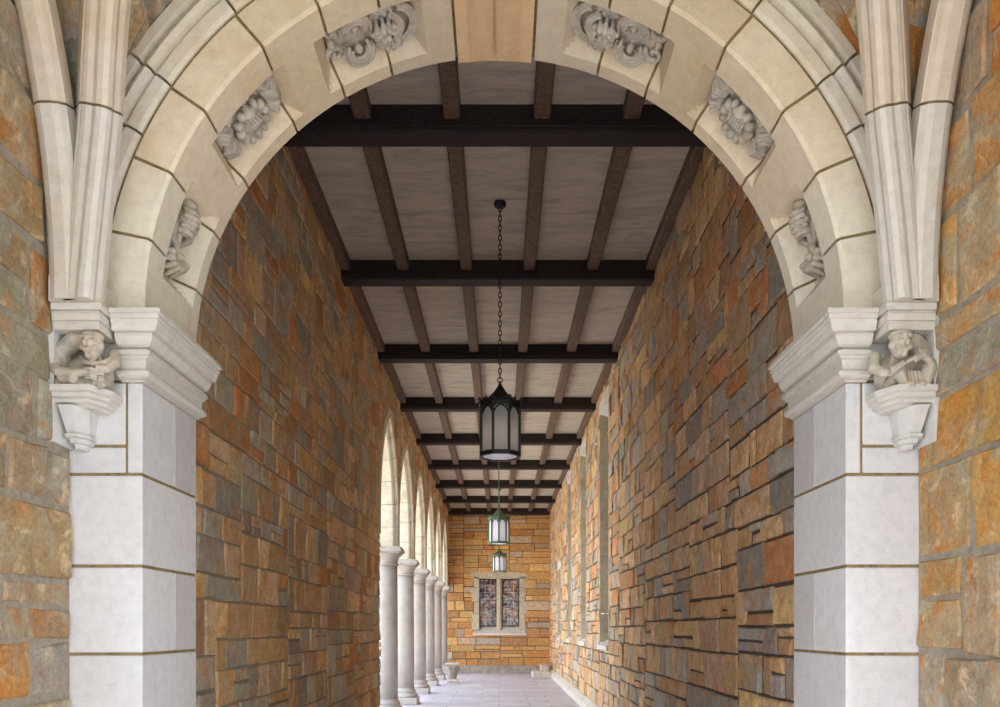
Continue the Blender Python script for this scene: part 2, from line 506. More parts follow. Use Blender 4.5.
# ------------------------------------------------------------------ floor, ground, ceiling
o = box('floor', -W-.45, W+.02, -1.42, YEND+.02, -.12, 0, M['floor']); struct(o, 'pale grey flagstone floor of the walkway', 'floor')
o = box('ground', -40, 40, -30, 3.3, -.4, -.14, M['paving']); struct(o, 'pale paved court in front of the walkway', 'ground')
o = box('ground', -40, 40, 3.3, 60, -.4, -.14, M['court_bounce']); struct(o, 'unseen court beside the arcade, made pale to bounce light', 'ground')
o = box('ceiling', -W-.4, W+.3, YB-.02, YEND+.3, ZC, ZC+.12, M['plaster']); struct(o, 'pale brushed plaster ceiling between dark timbers', 'ceiling')

# plinths along the walls
def plinth(name, p):
    bm = bmesh.new()
    add_prism(bm, p[0], p[1]); return struct(bm_obj(name, bm, M['plinth']))
pr = [(W, 0), (W-.13, 0), (W-.13, .11), (W-.035, .17), (W, .17)]
plinth('baseboard_right', ([(x, YB, z) for x, z in pr], [(x, YEND, z) for x, z in pr]))
pf = [(YEND, 0), (YEND-.1, 0), (YEND-.1, .19), (YEND-.02, .23), (YEND, .23)]
o = plinth('baseboard_far', ([(-W-.38, y, z) for y, z in pf], [(W-.131, y, z) for y, z in pf]))
o.data.materials[0] = M['plinth_grey']

# ------------------------------------------------------------------ timbers
def add_beam(name, x0, x1, y0, y1, z0, z1, ch, mat, along='x'):
    bm = bmesh.new()
    if along == 'x':
        p = [(y0, z1), (y0, z0+ch*1.6), (y0+ch*.5, z0+ch*1.3), (y0+ch*.5, z0+ch*.8), (y0+ch, z0), (y1-ch, z0), (y1-ch*.5, z0+ch*.8), (y1-ch*.5, z0+ch*1.3), (y1, z0+ch*1.6), (y1, z1)]
        add_prism(bm, [(x0, y, z) for y, z in p], [(x1, y, z) for y, z in p])
    else:
        p = [(x0, z1), (x0, z0+ch), (x0+ch, z0), (x1-ch, z0), (x1, z0+ch), (x1, z1)]
        add_prism(bm, [(x, y0, z) for x, z in p], [(x, y1, z) for x, z in p])
    return bm_obj(name, bm, mat)
ordw = ['nearest', 'second', 'third', 'fourth', 'fifth', 'sixth', 'seventh', 'eighth', 'farthest']
BEAMY = []
for k in range(9):
    yb_ = 5.80+2.363*k
    if k == 8: yb_ = YEND-.001
    BEAMY.append((yb_-.21, yb_))
    o = add_beam('ceiling_beam', -W+.001, W-.001, yb_-.21, yb_, EYE+3.39, ZC-.0005, .024, M['beam'])
    tag(o, {0: 'nearest and widest looking dark oak cross beam, just behind the arch crown',
            8: 'farthest dark oak cross beam, against the end wall'}.get(k, ordw[k]+' dark oak cross beam counted from the arch'), 'beam', 'dark cross beams under the ceiling')
JX = [-1.475, -.918, -.306, .306, .918, 1.475]
jn = ['joist along the left wall', 'joist next to the left wall joist', 'joist just left of the lantern line',
      'joist just right of the lantern line', 'joist next to the right wall joist', 'joist along the right wall']
prev = YB
for k in range(9):
    y0, y1 = prev+.001, BEAMY[k][0]-.001
    prev = BEAMY[k][1]
    for i, x in enumerate(JX):
        w = .0575
        x0, x1 = (x-w, x+w)
        if i == 0: x0, x1 = -W+.001, -W+.10
        if i == 5: x0, x1 = W-.10, W-.001
        o = add_beam('ceiling_joist', x0, x1, y0, y1, EYE+3.47, ZC-.0005, .010, M['joist'], 'y')
        where = ' before the %s cross beam' % ('nearest' if k == 0 else ordw[k])
        tag(o, 'brown '+jn[i]+where, 'joist', 'oak joists between the cross beams')

# ------------------------------------------------------------------ far window
def lead_window(root, mp, u0, u1, v0, v1, nc, nr, name_frame='casement'):
    """one leaded light; mp(u, v, n) maps into the world, n toward the viewer"""
    def bx(nm, a0, a1, b0, b1, n0, n1, mat, par):
        P = [mp(a0, b0, n0), mp(a1, b1, n1)]
        x = sorted((P[0][0], P[1][0])); y = sorted((P[0][1], P[1][1])); z = sorted((P[0][2], P[1][2]))
        return box(nm, x[0], x[1], y[0], y[1], z[0], z[1], mat, par)
    g = bx('pane', u0, u1, v0, v1, -.006, .0, M['glass'], root)
    bm = bmesh.new()
    def ab(a0, a1, b0, b1, n0, n1):
        P = [mp(a0, b0, n0), mp(a1, b1, n1)]
        add_box(bm, *sorted((P[0][0], P[1][0])), *sorted((P[0][1], P[1][1])), *sorted((P[0][2], P[1][2])))
    for k in range(1, nc):
        u = u0+(u1-u0)*k/nc; ab(u-.006, u+.006, v0, v1, .001, .008)
    for k in range(1, nr):
        v = v0+(v1-v0)*k/nr; ab(u0, u1, v-.006, v+.006, .001, .009)
    bm_obj('lead_came', bm, M['lead'], root)
    bm = bmesh.new()
    t = .025
    ab(u0, u0+t, v0, v1, .0, .025); ab(u1-t, u1, v0, v1, .0, .025); ab(u0+t, u1-t, v0, v0+t, .0, .025); ab(u0+t, u1-t, v1-t, v1, .0, .025)
    bm_obj(name_frame, bm, M['darkframe'], root)

w1 = bpy.data.objects.new('window_1', None); COL.objects.link(w1)
struct(w1, 'two-light leaded window with pale stone surround in the end wall', 'window')
rc = .16
gx = [(-.60, -.085), (.085, .60)]; gz0, gz1 = 1.40, 2.83
# surround: split stones (long and short work)
bm = bmesh.new()
def qb(x0, x1, z0, z1, pr=.012, d=rc+.1):
    add_box(bm, x0+.004, x1-.004, YEND-pr, YEND+d, z0+.004, z1-.004)
zz = 1.30
import itertools
wid = itertools.cycle((.24, .17))
for zt in (1.78, 2.14, 2.56, 2.88):
    wv = next(wid)
    qb(-.60-wv, -.60, zz, zt); qb(.60, .60+(.41-wv), zz, zt); zz = zt
qb(-.84, -.05, 2.83, 3.05); qb(-.05, .84, 2.83, 3.05)
bm_obj('window_surround', bm, M['frame'], w1, bevel=.004)
bm = bmesh.new()
p = [(YEND-.05, 1.13), (YEND-.05, 1.2), (YEND+.0, 1.23), (YEND+rc+.05, 1.42), (YEND+rc+.05, 1.13)]
add_prism(bm, [(-.80, y, z) for y, z in p], [(.80, y, z) for y, z in p])
bm_obj('sill', bm, M['sill'], w1)
bm = bmesh.new()
p = [(-.085, YEND+rc+.05), (-.085, YEND+.10), (-.03, YEND+.02), (.03, YEND+.02), (.085, YEND+.10), (.085, YEND+rc+.05)]
add_prism(bm, [(x, y, 1.25) for x, y in p], [(x, y, 2.85) for x, y in p])
bm_obj('mullion', bm, M['frame'], w1)
for a, b in gx:
    lead_window(w1, lambda u, v, n: (u, YEND+rc-n, v), a, b, gz0, gz1, 3, 7)
box('room_backing', -.8, .8, YEND+rc+.06, YEND+rc+.08, 1.1, 3.05, M['darkframe'], w1)

for k, (a, b, c, d) in enumerate(WINS):
    w = bpy.data.objects.new('window_%d' % (k+2), None); COL.objects.link(w)
    struct(w, ('%s tall narrow stone window in the right wall' % ('nearest', 'second', 'third')[k]) if k < 3 else 'short far window low in the right wall', 'window')
    D = .30
    bm = bmesh.new()
    def jb(y0, y1, z0, z1, x0=W-.015, x1=W+D): add_box(bm, x0, x1, y0, y1, z0, z1)
    n = max(2, round((d-c)/.42))
    for i in range(n):
        z0 = c+(d-c)*i/n+.003; z1 = c+(d-c)*(i+1)/n-.003
        e0, e1 = ((.13, .07) if i % 2 else (.07, .13))
        # splayed jamb stones
        for (yo, yi, sgn) in ((a-e0, a+.07, 1), (b+e1, b-.07, -1)):
            edge = a if sgn > 0 else b
            pts = [(W-.012, yo), (W-.012, edge), (W+D, yi), (W+D, yo)]
            add_prism(bm, [(x, y, z0) for x, y in pts], [(x, y, z1) for x, y in pts])
    bm_obj('jamb', bm, M['frame'], w)
    bm = bmesh.new()
    pts = [(W-.02, d+.0), (W-.02, d+.16), (W+D, d+.16), (W+D, d-.12)]
    add_prism(bm, [(x, a-.1, z) for x, z in pts], [(x, b+.1, z) for x, z in pts])
    bm_obj('lintel', bm, M['sill'], w)
    bm = bmesh.new()
    pts = [(W-.05, c-.10), (W-.05, c-.04), (W+D, c+.14), (W+D, c-.10)]
    add_prism(bm, [(x, a-.06, z) for x, z in pts], [(x, b+.06, z) for x, z in pts])
    bm_obj('sill', bm, M['sill'], w)
    m_ = (a+b)/2
    bm = bmesh.new(); add_box(bm, W+D-.16, W+D+.02, m_-.05, m_+.05, c+.04, d-.02)
    bm_obj('mullion', bm, M['frame'], w, bevel=.015)
    for (u0, u1) in ((a+.07, m_-.05), (m_+.05, b-.07)):
        lead_window(w, lambda u, v, n: (W+D-.04-n, u, v), u0, u1, c+.10, d-.08, 2, 12 if k < 3 else 6)
    box('room_backing', W+D+.02, W+D+.04, a-.1, b+.1, c-.1, d+.1, M['darkframe'], w)

# ------------------------------------------------------------------ arcade arches and columns
def arch_path(c, w, d, nseg=16):
    Rr = (RISE*RISE+w*w)/(2*w)
    pts = []
    am = math.asin(RISE/Rr)
    for k in range(nseg+1):
        a = am*k/nseg
        pts.append((c+(Rr-w)-(Rr+d)*math.cos(a), ZST+(Rr+d)*math.sin(a)))
    return pts
for ai, (c, w) in enumerate(ARCHES):
    root = thing('arcade_arch', '%s pale pointed stone arch of the left arcade' % ('nearest', 'second', 'third', 'fourth', 'fifth', 'farthest')[ai],
                 'arch', (-W-.19, c, ZS), 'pale stone arches of the left arcade')
    prof = [(.0, -W-.385), (.0, -W-.06), (.02, -W-.03), (.045, -W-.025), (.06, -W+.022), (.195, -W+.022), (.195, -W-.05)]
    bm = bmesh.new()
    NS = 20
    for side in (1, -1):
        def P(k, d, x):
            if k < 0:      # stilted foot
                z = ZS+.001 if k == -2 else ZST
                return (x, c-side*(w+d), z)
            y, z = arch_path(c, w, d, NS)[k]
            if d > 0 and k == NS:
                Rr = (RISE*RISE+w*w)/(2*w)
                z = ZST+math.sqrt(max(0, (Rr+d)**2-(Rr-w)**2)); y = c
            return (x, c-side*(c-y), z)
        blocks = [(-2, -1)] + [(i*4, i*4+4) for i in range(NS//4)]
        for b0, b1 in blocks:
            ks = [-2, -1] if b0 == -2 else list(range(b0, b1+1))
            rings = []
            for q, kk in enumerate(ks):
                ring = []
                for d, x in prof:
                    p = Vector(P(kk, min(d, .19) if kk < 0 else d, x))
                    ring.append(p)
                rings.append(ring)
            # pull ends in a little so a fine joint shows
            for e0, e1 in ((0, 1), (-1, -2)):
                for i in range(len(prof)):
                    dv = rings[e1][i]-rings[e0][i]
                    if dv.length > .02: rings[e0][i] = rings[e0][i]+dv.normalized()*.003
            vs = [[bm.verts.new(p) for p in r] for r in rings]
            for r0, r1 in zip(vs, vs[1:]):
                for i in range(len(prof)-1): bm.faces.new((r0[i], r0[i+1], r1[i+1], r1[i]))
                bm.faces.new((r0[-1], r0[0], r1[0], r1[-1]))
            bm.faces.new(vs[0]); bm.faces.new(vs[-1])
    o = bm_obj('voussoir_ring', bm, M['ring']); put(o, root, root.location)

CY = [12.32+2.33*k for k in range(6)]
CXC = -W-.16
col0 = None
def make_column():
    t = thing('stone_column', 'x', 'column', (0, 0, 0), 'round stone columns of the left arcade')
    bm = bmesh.new(); add_box(bm, -.25, .25, -.25, .25, 0, .12); bm_obj('plinth', bm, M['column'], t, bevel=.008)
    bm = bmesh.new()
    add_lathe(bm, [(.235, .12), (.245, .135), (.245, .165), (.23, .18), (.205, .19), (.2, .205), (.21, .22), (.212, .235), (.2, .25), (.182, .262), (.176, .29)], 40)
    bm_obj('base_moulding', bm, M['column'], t, smooth=True)
    bm = bmesh.new(); add_lathe(bm, [(.176, .28), (.175, 1.0), (.172, 1.8), (.168, 2.30)], 40); bm_obj('shaft', bm, M['column'], t, smooth=True)
    bm = bmesh.new()
    add_lathe(bm, [(.168, 2.28), (.186, 2.285), (.19, 2.295), (.186, 2.305), (.172, 2.31), (.175, 2.36), (.19, 2.40), (.215, 2.43), (.235, 2.445), (.235, 2.46)], 40)
    bm_obj('capital', bm, M['column'], t, smooth=True)
    bm = bmesh.new()
    for z0, z1, r in ((2.46, 2.485, .225), (2.485, 2.53, .25), (2.53, 2.56, .235)): add_box(bm, -r, r, -r, r, z0, z1)
    bm_obj('abacus', bm, M['column'], t, bevel=.004)
    return t
lab = ['nearest and tallest looking round stone column, beside the end of the left rubble wall', 'second round stone column from the left rubble wall',
       'third round stone column from the left rubble wall', 'fourth round stone column from the left rubble wall',
       'fifth round stone column, beside the small stone planter', 'farthest round stone column, against the end wall']
for k, y in enumerate(CY):
    if k == 0:
        t = proto = make_column()
    else:
        t = proto.copy(); COL.objects.link(t)
        for ch in list(proto.children):
            c_ = ch.copy(); COL.objects.link(c_); c_.parent = t
    t.location = (CXC, y, 0); t['label'] = lab[k]

# ------------------------------------------------------------------ planter and steps
pt_ = thing('stone_planter', 'small pale carved stone planter on the floor by the far columns', 'planter', (-1.16, 20.3, 0))
bm = bmesh.new()
add_lathe(bm, [(.0, .40), (.17, .40), (.18, .44), (.235, .44), (.24, .455), (.24, .48), (.225, .49), (.19, .49), (.18, .45), (0.0, .45)], 4, rot=PI/4)
bm_obj('rim', bm, M['plinth'], pt_)
bm = bmesh.new()
add_lathe(bm, [(.11, .1), (.12, .16), (.15, .26), (.19, .34), (.2, .41)], 8, rot=PI/8)
bm_obj('bowl', bm, M['plinth_grey'], pt_)
bm = bmesh.new()
add_lathe(bm, [(.19, .0), (.19, .05), (.165, .07), (.12, .09), (.115, .12)], 4, rot=PI/4)
bm_obj('foot', bm, M['plinth'], pt_)
o = box('stone_step', .90, 1.398, 22.1, 23.1, 0.001, .15, M['plinth'], bevel=.01); tag(o, 'lower pale stone step on the floor by the right wall', 'step', 'stone steps at the far right')
o = box('stone_step', 1.18, 1.398, 23.12, 24.0, .001, .30, M['plinth'], bevel=.01); tag(o, 'upper pale stone step nearest the end wall', 'step', 'stone steps at the far right')

# ------------------------------------------------------------------ lanterns
def oct_pts(r, z, n=8, rot=PI/8):
    return [Vector((r*math.cos(rot+2*PI*k/n), r*math.sin(rot+2*PI*k/n), z)) for k in range(n)]
def add_bar(bm, a, b, w, d=None):
    a = Vector(a); b = Vector(b); ax = (b-a).normalized()
    up = Vector((0, 0, 1)) if abs(ax.z) < .9 else Vector((1, 0, 0))
    u = ax.cross(up).normalized()*w/2; v = ax.cross(u).normalized()*(d or w)/2
    add_prism(bm, [a+u+v, a-u+v, a-u-v, a+u-v], [b+u+v, b-u+v, b-u-v, b+u-v])
def make_lantern(x, y, label, far, rotz):
    z0 = 2.785
    t = thing('hanging_lantern', label, 'lantern', (x, y, z0), 'octagonal lanterns hanging from the ceiling')
    t.rotation_euler[2] = rotz
    mt = M['bronze'] if far else M['iron']
    H = .43; R0 = .172
    bm = bmesh.new()
    P0 = oct_pts(R0, .02); P1 = oct_pts(R0, H)
    for k in range(8):
        add_bar(bm, P0[k], P1[k], .022)
        q = (k+1) % 8
        for zz, w in ((.012, .034), (H-.012, .032)):
            a = P0[k].copy(); b = P0[q].copy(); a.z = b.z = zz
            add_bar(bm, a, b, .024, w)
        # pointed tracery in the head of the pane
        a = P1[k]; b = P1[q]; mid = (a+b)/2
        for s0, s1 in ((a, b), (b, a)):
            p0 = s0.lerp(s1, .08); p0.z = H-.085; p1 = s0.lerp(s1, .22); p1.z = H-.05; p2 = mid.copy(); p2.z = H-.025
            add_bar(bm, p0, p1, .010, .012); add_bar(bm, p1, p2, .010, .012)
            p3 = s0.lerp(s1, .1); p3.z = H-.03; add_bar(bm, p1, p3, .008, .01)
    bm_obj('frame', bm, mt, t)
    for k in range(8):
        q = (k+1) % 8
        r = .93
        a0 = P0[k]*r; a1 = P0[q]*r; a0.z = a1.z = .03
        b0 = a0.copy(); b1 = a1.copy(); b0.z = b1.z = H-.02
        bm = bmesh.new(); n = ((a0+a1)/2); n.z = 0; n = n.normalized()*.004
        add_prism(bm, [a0, a1, b1, b0], [a0+n, a1+n, b1+n, b0+n])
        bm_obj('pane', bm, M['frost_far'] if far else M['frost'], t)
    bm = bmesh.new()
    add_lathe(bm, [(.15, .004), (.15, .010)], 8, rot=PI/8)
    bm_obj('bottom_glass', bm, M['frost_base'], t)
    ld = bpy.data.lights.new('pane_fill_light', 'POINT'); ld.energy = .9 if far else 1.3; ld.shadow_soft_size = .04  # unlit lantern; light added inside to brighten its panes
    ld.color = (.96, .97, 1) if far else (1, .95, .9)
    lo = bpy.data.objects.new('pane_fill_light', ld); link(lo, t); lo.location = (0, 0, .17 if not far else .22)
    bm = bmesh.new()
    prof = [(R0+.012, H-.002), (R0+.02, H+.006), (R0+.018, H+.02), (R0-.004, H+.028), (.13, H+.042), (.098, H+.066), (.07, H+.094), (.045, H+.126), (.027, H+.155), (.014, H+.172)]
    add_lathe(bm, prof, 8, rot=PI/8)
    for k in range(8):   # crockets on the eave
        for f in (0, .5):
            p = P1[k].lerp(P1[(k+1) % 8], f)*(1.08 if f == 0 else 1.05); p.z = H+.02
            s = .016 if f == 0 else .011
            add_lathe(bm, [(s, 0), (s*1.1, .012), (s*.5, .026), (.001, .036)], 6, c=p)
    bm_obj('roof', bm, mt, t)
    bm = bmesh.new()
    add_lathe(bm, [(.012, H+.165), (.018, H+.175), (.012, H+.186), (.006, H+.19), (.006, H+.205)], 10)
    # ring
    def link_ring(cz, rx, rz, wr, turn):
        n = 12; m = 5; vs = []
        for i in range(n):
            a = 2*PI*i/n
            cpt = Vector((rx*math.cos(a), 0, rz*math.sin(a))); nn = Vector((math.cos(a), 0, math.sin(a)))
            ring = []
            for j in range(m):
                b = 2*PI*j/m
                p = cpt + nn*wr*math.cos(b) + Vector((0, 1, 0))*wr*math.sin(b)
                if turn: p = Vector((p.y, p.x, p.z))
                p.z += cz; ring.append(bm.verts.new(p))
            vs.append(ring)
        for i in range(n):
            for j in range(m):
                bm.faces.new((vs[i][j], vs[(i+1) % n][j], vs[(i+1) % n][(j+1) % m], vs[i][(j+1) % m]))
    link_ring(H+.215, .02, .022, .005, False)
    bm_obj('finial', bm, mt, t)
    bm = bmesh.new()
    top = ZC-z0-.04
    z = H+.25; k = 0
    rz = .026
    while z < top:
        link_ring(z, .013, rz, .0042, k % 2 == 0); z += rz*2-.012; k += 1
    bm_obj('chain', bm, M['bronze'] if far else M['iron'], t)
    bm = bmesh.new()
    add_lathe(bm, [(.01, ZC-z0-.05), (.03, ZC-z0-.045), (.05, ZC-z0-.03), (.055, ZC-z0-.018), (.048, ZC-z0-.008), (.05, ZC-z0-.001)], 16)
    bm_obj('ceiling_rose', bm, mt, t)
    return t
make_lantern(0.02, 6.88, 'nearest large black iron octagonal lantern hanging on a long chain', False, R_(3))
make_lantern(0.0, 13.97, 'middle green bronze lantern with milky panes, above the end window', True, R_(22.5))
make_lantern(0.0, 21.05, 'farthest smallest green bronze lantern hanging in front of the end window', True, R_(22.5))

# ------------------------------------------------------------------ the great arch
ZA = EYE+1.072       # springing of the front arch
ZI = EYE+1.04       # top of the imposts
RA = 1.181
RB = 1.316
RCI, RCO = 1.326, 1.468
COFF = [(8.0, 25.8), (32.4, 51.2), (57.2, 77.3)]
def coffer(th, y):
    """depth of the sunk panel at angle th (deg from the springing of either side) and depth y"""
    if th > 90: th = 180-th
    best = 0
    for a, b in COFF:
        if a < th < b:
            da = min((th-a), (b-th))/2.6
            dy = min((y-2.895)/.022, (3.175-y)/.062)
            best = max(best, min(1, max(0, min(da, dy))))
    return .06*best
YS = [YF+.012] + [2.80, 2.86, 2.889, 2.895, 2.906, 2.917, 2.93, 2.97, 3.03, 3.08, 3.095, 3.113, 3.125, 3.14, 3.155, 3.168, 3.175, 3.18, 3.22] + [YB-.012]
def arch_pt(th, r, y):
    if th < 0: return (-r, y, ZA+RA*R_(th)*.55)
    if th > 180: return (r, y, ZA-RA*R_(th-180)*.55)
    return (-r*math.cos(R_(th)), y, ZA+r*math.sin(R_(th)))
def arch_profile(th, off=0.0, drop=0.0):
    R = RA+off-drop
    P = [(RB, YF+off), (R+.010, YF+off), (R, YF+.012+off)]
    for y in YS[1:-1]: P.append((R+coffer(th, y), y))
    P += [(R, YB-.012-off), (R+.01, YB-off), (RB, YB-off)]
    return P
def sweep(bm, ths, proff, caps=True):
    rings = []
    for th in ths:
        rings.append([bm.verts.new(arch_pt(th, r, y)) for r, y in proff(th)])
    n = len(rings[0])
    for a, b in zip(rings, rings[1:]):
        for i in range(n): bm.faces.new((a[i], a[(i+1) % n], b[(i+1) % n], b[i]))
    if caps:
        bm.faces.new(rings[0]); bm.faces.new(rings[-1])
def frange(a, b, st):
    n = max(1, math.ceil((b-a)/st)); return [a+(b-a)*k/n for k in range(n+1)]
AR = thing('stone_archway', 'great round cream stone archway with carved soffit framing the walkway', 'archway', (0, YF, 0))
def A(o): return put(o, AR, AR.location)
g_ = .0056*180/PI/1.25
JO = [-1.9, 11.6, 23, 34.5, 48.7, 60, 70, 82.7]
warm = [(232, 224, 202), (233, 223, 198), (236, 221, 190), (232, 216, 184), (228, 210, 174), (226, 208, 174), (222, 208, 178)]
rn2 = random.Random(5)
for side in (0, 1):
    for k in range(7):
        a, b = JO[k], JO[k+1]
        a2 = a+(g_ if k > 0 else 0); b2 = b-g_
        ths = sorted(set(frange(a2, b2, .65)+[q for e0, e1 in COFF for q in (e0, e0+2.6, e1-2.6, e1) if a2 < q < b2]))
        if side: ths = [180-t for t in ths][::-1]
        bm = bmesh.new(); sweep(bm, ths, lambda th: arch_profile(th))
        c = warm[k]; q = rn2.uniform(.965, 1.02)
        A(bm_obj('voussoir', bm, M['arch'], col=srgb(*[min(245, x*q) for x in c])))
bm = bmesh.new(); sweep(bm, frange(82.7+g_, 97.3-g_, .5), lambda th: arch_profile(th, 0, .012))
A(bm_obj('keystone', bm, M['arch'], col=srgb(228, 194, 146)))
bm = bmesh.new(); sweep(bm, frange(-1.9, 181.9, .7), lambda th: [(min(r+.006, RB+.012) if r < RB else RB+.012, y) for r, y in arch_profile(th, .0045)])
A(bm_obj('mortar_joints', bm, M['mortar_brown']))

# open book relief on the keystone soffit
bm = bmesh.new()
for s in (-1, 1):
    for k in range(8):
        u0, u1 = k/8, (k+1)/8
        def hh(u): return .012+.016*math.sin(PI*min(1, u*1.1))**.8*(1-.35*u)
        def yb(u): return 3.19+.010*math.sin(u*PI)-.012*(1-u)
        x0, x1 = s*(.004+.088*u0), s*(.004+.088*u1)
        zt = ZA+RA+.0
        pts0 = [(x0, 2.86, zt), (x0, yb(u0), zt), (x0, yb(u0), zt-.012-hh(u0)), (x0, 2.86, zt-.012-hh(u0))]
        pts1 = [(x1, 2.86, zt), (x1, yb(u1), zt), (x1, yb(u1), zt-.012-hh(u1)), (x1, 2.86, zt-.012-hh(u1))]
        add_prism(bm, pts0, pts1)
A(bm_obj('carved_book', bm, M['arch'], col=srgb(220, 184, 140)))

# outer moulded ring
PC = [(RCI, YF+.06), (RCI, YF-.004), (RCI+.012, YF-.014), (RCI+.045, YF-.020), (RCI+.052, YF-.006), (RCI+.058, YF-.006), (RCI+.064, YF-.026), (RCI+.08, YF-.036),
      (RCI+.094, YF-.028), (RCI+.098, YF-.012), (RCI+.106, YF-.012), (RCI+.11, YF-.04), (RCO-.002, YF-.042), (RCO, YF-.038), (RCO, YF+.06)]
JC = [-1.9, 26.4, 34.7, 49, 63, 77, 90]
for side in (0, 1):
    for k in range(6):
        ths = frange(JC[k]+g_*.8, JC[k+1]-(g_*.8 if k < 5 else 0), 1.0)
        if side: ths = [180-t for t in ths][::-1]
        bm = bmesh.new(); sweep(bm, ths, lambda th: PC)
        A(bm_obj('outer_moulding', bm, M['arch'], col=srgb(*[(226, 222, 208), (226, 220, 202), (226, 216, 190), (226, 210, 178), (222, 202, 168), (220, 200, 164)][k])))
bm = bmesh.new(); sweep(bm, frange(-1.9, 181.9, 1.5), lambda th: [(RB+.004, YF+.05), (RB+.004, YF+.006), (RCO-.012, YF+.004), (RCO-.012, YF+.05)])
A(bm_obj('mortar_joints', bm, M['mortar_brown']))

# wall carrying the arch, hidden behind the rings and the vault
V = []; F = []
def sq(th):
    c, s = -math.cos(R_(th)), math.sin(R_(th))
    hx, hz = NW+.28, ZC+.1-ZA
    k = min(hx/abs(c) if abs(c) > 1e-6 else 9e9, hz/s if s > 1e-6 else 9e9)
    return (c*k, s*k)
ths = frange(0, 180, 3)
for y in (YF+.055, YB-.02):
    for th in ths:
        V.append((-(RB+.012)*math.cos(R_(th)), y, ZA+(RB+.012)*math.sin(R_(th))))
    for th in ths:
        x, z = sq(th); V.append((x, y, ZA+z))
n = len(ths)
for k in range(n-1):
    F.append((k, k+1, n+k+1, n+k)); F.append((2*n+k, 3*n+k, 3*n+k+1, 2*n+k+1)); F.append((n+k, n+k+1, 3*n+k+1, 3*n+k))
o = struct(mesh_obj('wall_front', V, F, M['mortar_grey']), 'wall above the great arch', 'wall')

# piers
ZJ = [0.001, EYE-1.27, EYE-.98, EYE-.68, EYE-.385, EYE-.0875, EYE+.209, EYE+.518, EYE+.83]
for s in (-1, 1):
    xr = s*1.185; xo = s*(NW+.27)
    core = A(box('pier', s*1.189, xo, YF+.004, YB-.004, 0, ZI, M['mortar_brown']))
    g = .0052
    def blk(x0, x1, y0, y1, z0, z1, c):
        x0 += s*0; o = box('stone_block', min(x0, x1), max(x0, x1), y0, y1, z0+g, z1-g, M['marble'], core, bevel=.003, col=srgb(*c))
        return o
    for k in range(len(ZJ)-1):
        z0, z1 = ZJ[k], ZJ[k+1]
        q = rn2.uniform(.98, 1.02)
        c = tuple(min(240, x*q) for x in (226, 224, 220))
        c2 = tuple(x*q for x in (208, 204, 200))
        top = k == len(ZJ)-2
        split = k % 2 == 1 and not top or top
        if not split:
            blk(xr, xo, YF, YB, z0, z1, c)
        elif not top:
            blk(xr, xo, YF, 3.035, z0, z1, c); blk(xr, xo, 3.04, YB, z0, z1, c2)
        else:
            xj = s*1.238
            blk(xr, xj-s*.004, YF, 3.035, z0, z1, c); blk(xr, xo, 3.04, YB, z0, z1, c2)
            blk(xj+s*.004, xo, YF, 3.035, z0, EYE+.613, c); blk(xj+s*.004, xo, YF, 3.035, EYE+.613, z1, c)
    # front block band behind the impost
    blk(s*1.255, xo, YF, YB, EYE+.83, ZI, (222, 218, 208))
    # impost, moulded, wrapping front, reveal and back
    prof = [(-.01, 1.04), (.100, 1.04), (.102, 1.024), (.094, 1.022), (.094, 1.010), (.088, 1.008), (.088, .998), (.083, .990), (.080, .976), (.076, .973), (.060, .973),
            (.060, .962), (.054, .950), (.046, .940), (.036, .934), (.026, .931), (.026, .924), (.044, .922), (.046, .908), (.036, .905), (.036, .899), (.024, .893), (.022, .866), (.024, .861), (.034, .859),
            (.040, .852), (.040, .840), (.030, .834), (.012, .832), (.012, .826), (-.01, .826)]
    bm = bmesh.new()
    path = [((s*1.250, YF), (0, -1)), ((xr, YF), (-s, -1)), ((xr, YB), (-s, 0))]
    rings = []
    for (px, py), (nx_, ny_) in path:
        rings.append([bm.verts.new((px+nx_*p, py+ny_*p, EYE+z)) for p, z in prof])
    for a, b in zip(rings, rings[1:]):
        for i in range(len(prof)): bm.faces.new((a[i], a[(i+1) % len(prof)], b[(i+1) % len(prof)], b[i]))
    bm.faces.new(rings[0]); bm.faces.new(rings[-1])
    A(bm_obj('impost', bm, M['marble'], col=srgb(220, 214, 200)))

